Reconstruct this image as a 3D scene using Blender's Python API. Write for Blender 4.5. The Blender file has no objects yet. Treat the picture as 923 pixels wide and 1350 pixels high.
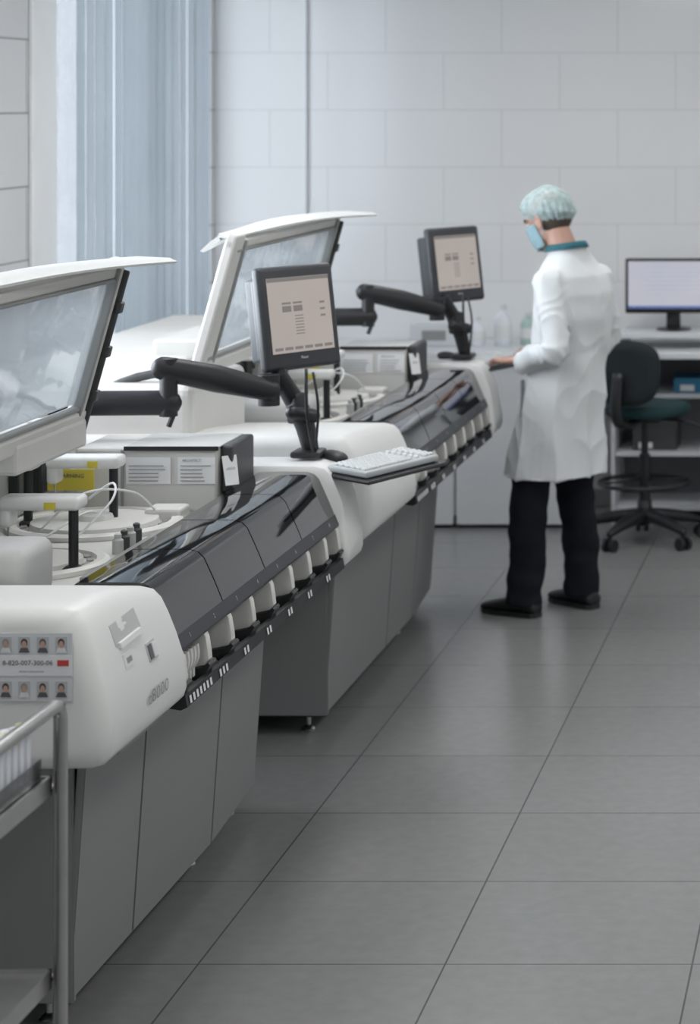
import bpy, bmesh, math, random
from mathutils import Vector, Matrix, noise
random.seed(4)
S = bpy.context.scene
COL = S.collection

# ------------------------------------------------------------------ materials
MATS = {}
def mat(name, col, rough=0.5, metal=0.0, var=0.04, scale=8.0, bump=0.0, bscale=200.0, spec=0.5, emit=None, es=1.0, coat=0.0, alpha=1.0):
    if name in MATS: return MATS[name]
    m = bpy.data.materials.new(name); m.use_nodes = True
    nt = m.node_tree; N = nt.nodes; L = nt.links
    b = N['Principled BSDF']
    tc = N.new('ShaderNodeTexCoord')
    nz = N.new('ShaderNodeTexNoise'); nz.inputs['Scale'].default_value = scale
    nz.inputs['Detail'].default_value = 4
    L.new(tc.outputs['Object'], nz.inputs['Vector'])
    cr = N.new('ShaderNodeValToRGB')
    cr.color_ramp.elements[0].position = 0.3; cr.color_ramp.elements[1].position = 0.7
    c = Vector(col[:3])
    a = c*(1-var); d = c*(1+var)
    cr.color_ramp.elements[0].color = (a[0], a[1], a[2], 1)
    cr.color_ramp.elements[1].color = (min(1,d[0]), min(1,d[1]), min(1,d[2]), 1)
    L.new(nz.outputs['Fac'], cr.inputs['Fac'])
    L.new(cr.outputs['Color'], b.inputs['Base Color'])
    b.inputs['Roughness'].default_value = rough
    b.inputs['Metallic'].default_value = metal
    b.inputs['Specular IOR Level'].default_value = spec
    b.inputs['Alpha'].default_value = alpha
    if coat: 
        b.inputs['Coat Weight'].default_value = coat
        b.inputs['Coat Roughness'].default_value = 0.04
    if emit:
        b.inputs['Emission Color'].default_value = (*emit, 1)
        b.inputs['Emission Strength'].default_value = es
    if bump:
        n2 = N.new('ShaderNodeTexNoise'); n2.inputs['Scale'].default_value = bscale
        L.new(tc.outputs['Object'], n2.inputs['Vector'])
        bp = N.new('ShaderNodeBump'); bp.inputs['Strength'].default_value = bump
        bp.inputs['Distance'].default_value = 0.005
        L.new(n2.outputs['Fac'], bp.inputs['Height'])
        L.new(bp.outputs['Normal'], b.inputs['Normal'])
    MATS[name] = m
    return m

def brick_mat(name, axes, org, w, h, offset, mortar, c1, c2, cm, rough, bump=0.3, mott=0.0):
    m = bpy.data.materials.new(name); m.use_nodes = True
    nt = m.node_tree; N = nt.nodes; L = nt.links
    b = N['Principled BSDF']
    tc = N.new('ShaderNodeTexCoord')
    sp = N.new('ShaderNodeSeparateXYZ'); L.new(tc.outputs['Object'], sp.inputs[0])
    cb = N.new('ShaderNodeCombineXYZ')
    for i in (0, 1):
        ad = N.new('ShaderNodeMath'); ad.operation = 'SUBTRACT'
        L.new(sp.outputs[axes[i]], ad.inputs[0]); ad.inputs[1].default_value = org[i]
        L.new(ad.outputs[0], cb.inputs[i])
    br = N.new('ShaderNodeTexBrick')
    L.new(cb.outputs[0], br.inputs['Vector'])
    br.offset = offset; br.offset_frequency = 2; br.squash = 1.0
    br.inputs['Color1'].default_value = (*c1, 1); br.inputs['Color2'].default_value = (*c2, 1)
    br.inputs['Mortar'].default_value = (*cm, 1)
    br.inputs['Scale'].default_value = 1.0
    br.inputs['Mortar Size'].default_value = mortar
    br.inputs['Mortar Smooth'].default_value = 0.2
    br.inputs['Bias'].default_value = 0.0
    br.inputs['Brick Width'].default_value = w
    br.inputs['Row Height'].default_value = h
    src = br.outputs['Color']
    if mott:
        nz = N.new('ShaderNodeTexNoise'); nz.inputs['Scale'].default_value = 22; nz.inputs['Detail'].default_value = 8
        L.new(tc.outputs['Object'], nz.inputs['Vector'])
        mp = N.new('ShaderNodeMapRange'); mp.inputs['From Min'].default_value = 0.3; mp.inputs['From Max'].default_value = 0.7
        mp.inputs['To Min'].default_value = 1-mott; mp.inputs['To Max'].default_value = 1+mott
        L.new(nz.outputs['Fac'], mp.inputs[0])
        mx = N.new('ShaderNodeVectorMath'); mx.operation = 'SCALE'
        L.new(src, mx.inputs[0]); L.new(mp.outputs[0], mx.inputs['Scale'])
        src = mx.outputs[0]
    L.new(src, b.inputs['Base Color'])
    b.inputs['Roughness'].default_value = rough
    iv = N.new('ShaderNodeMath'); iv.operation = 'SUBTRACT'; iv.inputs[0].default_value = 1
    L.new(br.outputs['Fac'], iv.inputs[1])
    bp = N.new('ShaderNodeBump'); bp.inputs['Strength'].default_value = bump; bp.inputs['Distance'].default_value = 0.003
    L.new(iv.outputs[0], bp.inputs['Height']); L.new(bp.outputs['Normal'], b.inputs['Normal'])
    return m

M_white = mat('white_plastic', (0.72, 0.725, 0.71), 0.40, var=0.015, scale=3)
M_white2 = mat('warm_white_plastic', (0.64, 0.63, 0.60), 0.45, var=0.02)
M_deck = mat('deck_plastic', (0.62, 0.62, 0.59), 0.4, var=0.02)
M_beige = mat('beige_plastic', (0.58, 0.575, 0.55), 0.5, var=0.03)
M_gray = mat('gray_painted_metal', (0.235, 0.243, 0.241), 0.5, var=0.02, scale=2, bump=0.05, bscale=500)
M_gray2 = mat('gray_plastic', (0.27, 0.275, 0.27), 0.5)
M_gray3 = mat('light_gray_plastic', (0.46, 0.465, 0.455), 0.5)
M_darkgray = mat('dark_gray_metal', (0.055, 0.058, 0.060), 0.45)
M_black = mat('black_plastic', (0.013, 0.014, 0.016), 0.42)
M_gloss = mat('black_gloss_cover', (0.006, 0.007, 0.009), 0.05, var=0.02, spec=0.6, coat=0.3)
M_steel = mat('stainless_steel', (0.50, 0.50, 0.49), 0.28, 1.0, var=0.06, scale=20)
M_yellow = mat('yellow_label', (0.60, 0.50, 0.06), 0.5)
M_paper = mat('paper_label', (0.70, 0.71, 0.71), 0.6)
M_ink = mat('ink', (0.10, 0.10, 0.11), 0.6)
M_print = mat('gray_print', (0.20, 0.19, 0.20), 0.6)
M_red = mat('red_print', (0.50, 0.06, 0.05), 0.6)
M_key = mat('keyboard_plastic', (0.42, 0.44, 0.45), 0.5)
M_keytop = mat('keycap_plastic', (0.56, 0.58, 0.59), 0.5)
M_coat = mat('white_coat_cloth', (0.66, 0.68, 0.69), 0.9, var=0.03, scale=5, bump=0.1, bscale=300)
M_pants = mat('dark_denim', (0.008, 0.010, 0.015), 0.9, var=0.2, scale=15, spec=0.2)
M_shoe = mat('black_shoe', (0.008, 0.008, 0.009), 0.6)
M_skin = mat('skin', (0.50, 0.29, 0.22), 0.5, var=0.06)
M_hair = mat('brown_hair', (0.06, 0.045, 0.035), 0.7, var=0.3, scale=80)
M_cap = mat('surgical_cap_cloth', (0.46, 0.58, 0.58), 0.8, var=0.22, scale=38, bump=0.5, bscale=50, alpha=0.66)
M_mask = mat('surgical_mask', (0.30, 0.46, 0.51), 0.8, var=0.05, scale=60)
M_teal = mat('teal_cloth', (0.02, 0.12, 0.15), 0.8, var=0.08)
M_tealseat = mat('teal_seat_fabric', (0.008, 0.040, 0.045), 0.8, var=0.1, scale=60)
M_blue = mat('blue_cardboard', (0.03, 0.18, 0.30), 0.6)
M_cab = mat('white_laminate', (0.62, 0.64, 0.66), 0.4, var=0.02)
M_frame = mat('window_frame_white', (0.80, 0.81, 0.82), 0.4, var=0.02)
M_skinphoto = mat('portrait_skin', (0.50, 0.32, 0.25), 0.6)
M_photobg = mat('portrait_background', (0.46, 0.47, 0.48), 0.6)

def emis(name, col, s, c2=None):
    m = bpy.data.materials.new(name); m.use_nodes = True
    nt = m.node_tree; N = nt.nodes; L = nt.links
    b = N['Principled BSDF']
    b.inputs['Base Color'].default_value = (0.02, 0.02, 0.02, 1)
    b.inputs['Roughness'].default_value = 0.25
    tc = N.new('ShaderNodeTexCoord'); nz = N.new('ShaderNodeTexNoise')
    nz.inputs['Scale'].default_value = 5
    L.new(tc.outputs['Object'], nz.inputs['Vector'])
    mx = N.new('ShaderNodeMixRGB'); mx.inputs[1].default_value = (*col, 1); mx.inputs[2].default_value = (*(c2 or col), 1)
    L.new(nz.outputs['Fac'], mx.inputs[0]); L.new(mx.outputs[0], b.inputs['Emission Color'])
    b.inputs['Emission Strength'].default_value = s
    return m
M_screen = emis('screen_glow_beige', (0.50, 0.44, 0.40), 0.82, (0.43, 0.38, 0.36))
M_screen_bar = emis('screen_bar_gray', (0.26, 0.24, 0.23), 0.65)
M_screen3 = emis('screen_glow_blue', (0.46, 0.49, 0.58), 0.9, (0.56, 0.55, 0.60))
M_screen3b = emis('screen_taskbar_blue', (0.05, 0.12, 0.40), 1.0)
M_lamp = emis('lamp_panel', (1.0, 0.99, 0.97), 9.0)

def glassmat(name, tint, gl, bumps=0.0, rough=0.03, haze=0.0, hcol=(0.5, 0.53, 0.55)):
    m = bpy.data.materials.new(name); m.use_nodes = True
    nt = m.node_tree; N = nt.nodes; L = nt.links
    N.remove(N['Principled BSDF']); out = N['Material Output']
    t = N.new('ShaderNodeBsdfTransparent'); t.inputs[0].default_value = (*tint, 1)
    g = N.new('ShaderNodeBsdfGlossy'); g.inputs['Roughness'].default_value = rough
    mx = N.new('ShaderNodeMixShader')
    tc = N.new('ShaderNodeTexCoord'); nz = N.new('ShaderNodeTexNoise'); nz.inputs['Scale'].default_value = 4
    nz.inputs['Detail'].default_value = 1
    mpg = N.new('ShaderNodeMapping'); mpg.inputs['Scale'].default_value = (1.0, 1.6, 0.8)
    L.new(tc.outputs['Object'], mpg.inputs[0]); L.new(mpg.outputs[0], nz.inputs['Vector'])
    if bumps:
        bp = N.new('ShaderNodeBump'); bp.inputs['Strength'].default_value = bumps; bp.inputs['Distance'].default_value = 0.02
        L.new(nz.outputs['Fac'], bp.inputs['Height']); L.new(bp.outputs[0], g.inputs['Normal'])
    lw = N.new('ShaderNodeLayerWeight'); lw.inputs[0].default_value = 0.35
    ml = N.new('ShaderNodeMapRange'); ml.inputs['To Min'].default_value = gl; ml.inputs['To Max'].default_value = 0.9
    L.new(lw.outputs['Fresnel'], ml.inputs[0])
    L.new(ml.outputs[0], mx.inputs[0]); L.new(t.outputs[0], mx.inputs[1]); L.new(g.outputs[0], mx.inputs[2])
    last = mx
    if haze:
        d = N.new('ShaderNodeBsdfTranslucent'); d.inputs[0].default_value = (*hcol, 1)
        d2 = N.new('ShaderNodeBsdfDiffuse'); d2.inputs[0].default_value = (*hcol, 1)
        m0 = N.new('ShaderNodeMixShader'); L.new(d.outputs[0], m0.inputs[1]); L.new(d2.outputs[0], m0.inputs[2])
        m2 = N.new('ShaderNodeMixShader'); m2.inputs[0].default_value = haze
        L.new(mx.outputs[0], m2.inputs[1]); L.new(m0.outputs[0], m2.inputs[2]); last = m2
    L.new(last.outputs[0], out.inputs[0])
    return m
M_glass = glassmat('lid_clear_plastic', (0.92, 0.94, 0.95), 0.16, 0.12, 0.05, 0.12, (0.80, 0.84, 0.86))  # whitish haze mixed into the plastic imitates a pale bright reflection
M_pane = glassmat('window_glass', (0.95, 0.97, 1.0), 0.03)
M_plastwrap = glassmat('clear_plastic', (0.95, 0.96, 0.97), 0.05, 0.3, 0.1)

def blindmat():
    m = bpy.data.materials.new('blind_fabric'); m.use_nodes = True
    nt = m.node_tree; N = nt.nodes; L = nt.links
    N.remove(N['Principled BSDF']); out = N['Material Output']
    tc = N.new('ShaderNodeTexCoord'); nz = N.new('ShaderNodeTexNoise'); nz.inputs['Scale'].default_value = 3
    L.new(tc.outputs['Object'], nz.inputs['Vector'])
    cr = N.new('ShaderNodeValToRGB')
    cr.color_ramp.elements[0].color = (0.31, 0.355, 0.385, 1); cr.color_ramp.elements[1].color = (0.37, 0.415, 0.445, 1)
    L.new(nz.outputs['Fac'], cr.inputs[0])
    d = N.new('ShaderNodeBsdfDiffuse'); t = N.new('ShaderNodeBsdfTranslucent')
    L.new(cr.outputs[0], d.inputs[0]); L.new(cr.outputs[0], t.inputs[0])
    mx = N.new('ShaderNodeMixShader'); mx.inputs[0].default_value = 0.22
    L.new(d.outputs[0], mx.inputs[1]); L.new(t.outputs[0], mx.inputs[2]); L.new(mx.outputs[0], out.inputs[0])
    return m
M_blind = blindmat()

# ------------------------------------------------------------------ geometry helpers
def top(o, label=None, cat=None, group=None, kind=None):
    if label: o['label'] = label
    if cat: o['category'] = cat
    if group: o['group'] = group
    if kind: o['kind'] = kind
    return o
def empty(name, loc, parent=None, **k):
    e = bpy.data.objects.new(name, None); e.empty_display_size = 0.1
    COL.objects.link(e)
    e.location = Vector(loc)
    e['_w'] = list(loc)
    if parent:
        e.parent = parent
        pw = Vector(parent['_w']) if '_w' in parent else Vector((0, 0, 0))
        e.matrix_parent_inverse = Matrix.Translation(-pw)
    top(e, **k)
    return e
def link(me, name, m, parent=None, smooth=False, **k):
    o = bpy.data.objects.new(name, me)
    if isinstance(m, (list, tuple)):
        for x in m: me.materials.append(x)
    elif m: me.materials.append(m)
    COL.objects.link(o)
    if smooth:
        for p in me.polygons: p.use_smooth = True
    if parent:
        o.parent = parent
        if '_w' in parent:
            o.matrix_parent_inverse = Matrix.Translation(-Vector(parent['_w']))
    top(o, **k)
    return o

class B:
    """accumulates geometry of one part (world coordinates)"""
    def __init__(s): s.v = []; s.f = []; s.mi = []
    def add(s, v, f, mi=0):
        o = len(s.v); s.v += [Vector(p) for p in v]
        for q in f: s.f.append([i+o for i in q]); s.mi.append(mi)
        return s
    def bm(s, bm, mi=0):
        bm.verts.index_update()
        s.add([v.co.copy() for v in bm.verts], [[v.index for v in f.verts] for f in bm.faces], mi); bm.free(); return s
    def box(s, c, size, bev=0.0, seg=2, axes=None, mi=0):
        bm = bmesh.new(); bmesh.ops.create_cube(bm, size=1)
        for v in bm.verts: v.co = Vector((v.co.x*size[0], v.co.y*size[1], v.co.z*size[2]))
        if bev: bmesh.ops.bevel(bm, geom=bm.edges[:], offset=min(bev, min(size)*0.49), segments=seg, profile=0.5, affect='EDGES')
        for v in bm.verts:
            p = v.co
            if axes: p = axes[0]*p.x+axes[1]*p.y+axes[2]*p.z
            v.co = p+Vector(c)
        return s.bm(bm, mi)
    def bx(s, x0, x1, y0, y1, z0, z1, bev=0.0, seg=2, mi=0):
        return s.box(((x0+x1)/2, (y0+y1)/2, (z0+z1)/2), (x1-x0, y1-y0, z1-z0), bev, seg, None, mi)
    def loft(s, rings, cap=True, mi=0, closed=True):
        n = len(rings[0]); v = [p for r in rings for p in r]; f = []
        for i in range(len(rings)-1):
            for j in range(n if closed else n-1):
                k = (j+1) % n
                f.append([i*n+j, i*n+k, (i+1)*n+k, (i+1)*n+j])
        if cap:
            f.append(list(range(n))[::-1]); f.append([(len(rings)-1)*n+j for j in range(n)])
        return s.add(v, f, mi)
    def tube(s, pts, rad, n=12, sub=0, cap=True, mi=0, flat=1.0, up=None, round_=False):
        pts = [Vector(p) for p in pts]
        if not isinstance(rad, (list, tuple)): rad = [rad]*len(pts)
        if sub:
            P = []; R = []
            for i in range(len(pts)-1):
                p0 = pts[max(i-1, 0)]; p1 = pts[i]; p2 = pts[i+1]; p3 = pts[min(i+2, len(pts)-1)]
                for k in range(sub):
                    t = k/sub
                    P.append(0.5*((2*p1)+(p2-p0)*t+(2*p0-5*p1+4*p2-p3)*t*t+(3*p1-p0-3*p2+p3)*t**3))
                    R.append(rad[i]*(1-t)+rad[i+1]*t)
            P.append(pts[-1]); R.append(rad[-1]); pts, rad = P, R
        if round_:
            d0 = (pts[0]-pts[1]).normalized(); d1 = (pts[-1]-pts[-2]).normalized()
            a = [(0.98, .2), (0.75, .66), (0.4, .92)]
            pre = [(pts[0]+d0*rad[0]*x, rad[0]*y) for x, y in a]
            post = [(pts[-1]+d1*rad[-1]*x, rad[-1]*y) for x, y in a[::-1]]
            pts = [p for p, _ in pre]+pts+[p for p, _ in post]
            rad = [r for _, r in pre]+list(rad)+[r for _, r in post]
        t0 = (pts[1]-pts[0]).normalized()
        u = Vector(up) if up else (Vector((0, 0, 1)) if abs(t0.z) < 0.9 else Vector((1, 0, 0)))
        rings = []
        for i, p in enumerate(pts):
            t = (pts[min(i+1, len(pts)-1)]-pts[max(i-1, 0)]).normalized()
            a = (u-t*u.dot(t))
            if a.length < 1e-5: a = t.orthogonal()
            a.normalize(); b = t.cross(a)
            if not up: u = a
            rings.append([p+(a*math.cos(w)+b*math.sin(w)*flat)*rad[i] for w in [2*math.pi*j/n for j in range(n)]])
        return s.loft(rings, cap, mi)
    def lathe(s, prof, c, n=24, mi=0):
        c = Vector(c); rings = [[c+Vector((r*math.cos(2*math.pi*j/n), r*math.sin(2*math.pi*j/n), z)) for j in range(n)] for r, z in prof]
        return s.loft(rings, True, mi)
    def ell(s, c, rad, axes=None, seg=24, rings=14, mi=0):
        bm = bmesh.new(); bmesh.ops.create_uvsphere(bm, u_segments=seg, v_segments=rings, radius=1)
        for v in bm.verts:
            p = Vector((v.co.x*rad[0], v.co.y*rad[1], v.co.z*rad[2]))
            if axes: p = axes[0]*p.x+axes[1]*p.y+axes[2]*p.z
            v.co = p+Vector(c)
        return s.bm(bm, mi)
    def prism(s, prof, y0, y1, mi=0):
        """closed profile in XZ extruded along Y"""
        return s.loft([[Vector((x, y0, z)) for x, z in prof], [Vector((x, y1, z)) for x, z in prof]], True, mi)
    def me(s, name):
        m = bpy.data.meshes.new(name); m.from_pydata([tuple(v) for v in s.v], [], s.f)
        bm = bmesh.new(); bm.from_mesh(m); bmesh.ops.recalc_face_normals(bm, faces=bm.faces[:]); bm.to_mesh(m); bm.free()
        if any(s.mi):
            for p, i in zip(m.polygons, s.mi): p.material_index = i
        return m
    def obj(s, name, m, parent=None, smooth=False, autos=None, **k):
        o = link(s.me(name), name, m, parent, smooth, **k)
        if autos:
            me = o.data
            for p in me.polygons: p.use_smooth = True
            bm = bmesh.new(); bm.from_mesh(me)
            for e in bm.edges:
                if len(e.link_faces) == 2 and e.calc_face_angle(0) > math.radians(autos): e.smooth = False
            bm.to_mesh(me); bm.free()
        return o
    def remesh(s, name, m, vox, parent=None, smooth=4, fn=None, **k):
        o = link(s.me(name), name, None, None)
        md = o.modifiers.new('r', 'REMESH'); md.mode = 'VOXEL'; md.voxel_size = vox; md.use_smooth_shade = True
        if smooth:
            sm = o.modifiers.new('s', 'SMOOTH'); sm.factor = 0.5; sm.iterations = smooth
        dg = bpy.context.evaluated_depsgraph_get()
        me = bpy.data.meshes.new_from_object(o.evaluated_get(dg))
        bpy.data.objects.remove(o)
        if fn:
            nn = [v.normal.copy() for v in me.vertices]
            for v, n_ in zip(me.vertices, nn): v.co = v.co+n_*fn(v.co.copy(), n_)
        return link(me, name, m, parent, True, **k)

def text(name, body, size, loc, xd, ud, m, parent, align='CENTER', bold=0.0, stretch=1.0):
    cu = bpy.data.curves.new(name, 'FONT'); cu.body = body; cu.size = size; cu.align_x = align; cu.align_y = 'CENTER'
    cu.resolution_u = 2; cu.offset = bold
    o = bpy.data.objects.new(name, cu); COL.objects.link(o)
    dg = bpy.context.evaluated_depsgraph_get()
    me = bpy.data.meshes.new_from_object(o.evaluated_get(dg)); bpy.data.objects.remove(o)
    xd = Vector(xd).normalized(); ud = Vector(ud); ud = (ud-xd*ud.dot(xd)).normalized()
    for v in me.vertices: v.co = Vector(loc)+xd*v.co.x*stretch+ud*v.co.y
    me.materials.clear()
    return link(me, name, m, parent)

# ------------------------------------------------------------------ room
XL = -3.41; YB = 12.1; HC = 3.05
M_floor = brick_mat('floor_tiles', (0, 1), (-1.042-0.603*20, 5.689-0.602*20), 0.603, 0.602, 0.0, 0.0027,
                    (0.245, 0.248, 0.244), (0.256, 0.259, 0.254), (0.09, 0.09, 0.09), 0.24, 0.3, 0.05)
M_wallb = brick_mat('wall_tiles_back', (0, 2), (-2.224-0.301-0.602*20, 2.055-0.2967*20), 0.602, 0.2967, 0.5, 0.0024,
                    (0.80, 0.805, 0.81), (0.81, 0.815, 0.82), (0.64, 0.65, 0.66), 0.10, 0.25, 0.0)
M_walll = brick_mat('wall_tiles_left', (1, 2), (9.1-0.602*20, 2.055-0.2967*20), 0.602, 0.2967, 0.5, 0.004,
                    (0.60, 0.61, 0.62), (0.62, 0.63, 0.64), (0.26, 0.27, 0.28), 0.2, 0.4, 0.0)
M_ceil = mat('ceiling_paint', (0.72, 0.73, 0.74), 0.9, var=0.02)
B().bx(XL-0.2, 3.2, 0.5, YB+0.2, -0.1, 0).obj('floor', M_floor, kind='structure')
B().bx(XL-0.2, 3.2, YB, YB+0.2, 0, HC).obj('wall_back', M_wallb, kind='structure')
wz0, wz1 = 0.92, 2.92
wins = [(5.3, 8.95), (9.68, 12.03)]
wl = B(); yy0 = 0.5
for a_, b_ in wins:
    wl.bx(XL-0.2, XL, yy0, a_, 0, HC); wl.bx(XL-0.2, XL, a_, b_, 0, wz0); wl.bx(XL-0.2, XL, a_, b_, wz1, HC); yy0 = b_
wl.bx(XL-0.2, XL, yy0, YB, 0, HC)
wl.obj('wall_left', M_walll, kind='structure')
B().bx(XL-0.2, 3.2, 0.5, YB+0.2, HC, HC+0.1).obj('ceiling', M_ceil, kind='structure')
for i, (wy0, wy1) in enumerate(wins[::-1]):
    w = empty('window_%d' % (i+1), (XL-0.1, (wy0+wy1)/2, wz0), kind='structure')
    fr = B()
    for y in (wy0, (wy0+wy1)/2-0.03, wy1-0.06): fr.bx(XL-0.15, XL-0.08, y, y+0.06, wz0, wz1, 0.008)
    for z in (wz0, wz1-0.06): fr.bx(XL-0.148, XL-0.082, wy0, wy1, z, z+0.06, 0.008)
    fr.obj('window_frame', M_frame, w)
    B().bx(XL-0.12, XL-0.115, wy0+0.02, wy1-0.02, wz0+0.02, wz1-0.02).obj('window_pane', M_pane, w)
    B().bx(XL-0.08, XL+0.12, wy0-0.05, min(wy1+.05, YB-0.01), wz0-0.04, wz0, 0.01).obj('window_sill', M_frame, w)
B().bx(XL, XL+0.02, 9.42, 9.70, 0, HC-0.01, 0.006).obj('trim_1', M_frame, kind='structure')
tr = B(); tr.bx(-2.938, -2.930, YB-0.008, YB, 0, HC-0.01, 0.002)
tr.obj('trim_2', mat('conduit_gray', (0.46, 0.48, 0.50), 0.4), kind='structure')
B().bx(XL, 3.2, YB-0.012, YB, 0, 0.09, 0.003).obj('baseboard_back', mat('baseboard_gray', (0.30, 0.31, 0.32), 0.4), kind='structure')

# blinds
bl = empty('vertical_blind', (XL+0.07, 11.0, 2.98), label='pale blue-gray fabric vertical blind hanging in front of the window', cat='window blind')
sl = B(); ys = 9.84; k = 0
while ys < 11.78:
    a = math.radians(-1.0)+random.uniform(-0.07, 0.10); wd = 0.127; n = 8
    dirv = Vector((math.sin(a), math.cos(a), 0)); nor = Vector((math.cos(a), -math.sin(a), 0))
    r0 = []; r1 = []
    for i in range(n+1):
        t = i/n-0.5
        p = Vector((XL+0.07, ys, 0))+dirv*t*wd+nor*(0.012*(1-4*t*t))
        r0.append(p+Vector((0, 0, 0.935))); r1.append(p+Vector((0, 0, 2.96)))
    sl.loft([r0, r1], cap=False, closed=False)
    ys += 0.122; k += 1
sl.obj('slat_curtain', M_blind, bl, smooth=True)
B().bx(XL+0.03, XL+0.11, 9.78, 11.86, 2.96, 3.0, 0.005).obj('head_rail', M_frame, bl)

# ceiling lights
for i, (x, y) in enumerate([(-1.6, 4.2), (-1.6, 7.0), (-1.6, 9.8), (0.6, 4.2), (0.6, 7.0), (0.6, 9.8)]):
    c = empty('ceiling_light', (x, y, HC-0.001), label='flat rectangular white ceiling light panel', cat='ceiling light', group='ceiling light panels')
    B().bx(x-0.32, x+0.32, y-0.62, y+0.62, HC-0.03, HC, 0.004).obj('light_housing', M_frame, c)
    B().bx(x-0.29, x+0.29, y-0.59, y+0.59, HC-0.034, HC-0.03).obj('light_diffuser', M_lamp, c)

# ------------------------------------------------------------------ analyzer
PROF = [(-2.9, .75), (-1.66, .745), (-1.59, .746), (-1.568, .751), (-1.553, .765), (-1.547, .785), (-1.548, .82), (-1.556, .866), (-1.570, .91),
        (-1.588, .955), (-1.604, .988), (-1.622, 1.006), (-1.652, 1.013), (-1.80, 1.014), (-2.9, 1.014)]
def section(y, ins, h, sx=1.0):
    out = []
    for x, z in PROF:
        zz = z+h*max(0, (z-.745)/.268)
        W = 1.35; xx = -2.9+(x+2.9)*(1-ins*1.25/W)
        zc = 0.88+h/2
        zz = zc+(zz-zc)*(1-ins*0.85/0.15)
        out.append(Vector((xx, y, zz)))
    return out
M_navy = mat('navy_strip', (0.02, 0.023, 0.030), 0.4)

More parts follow.
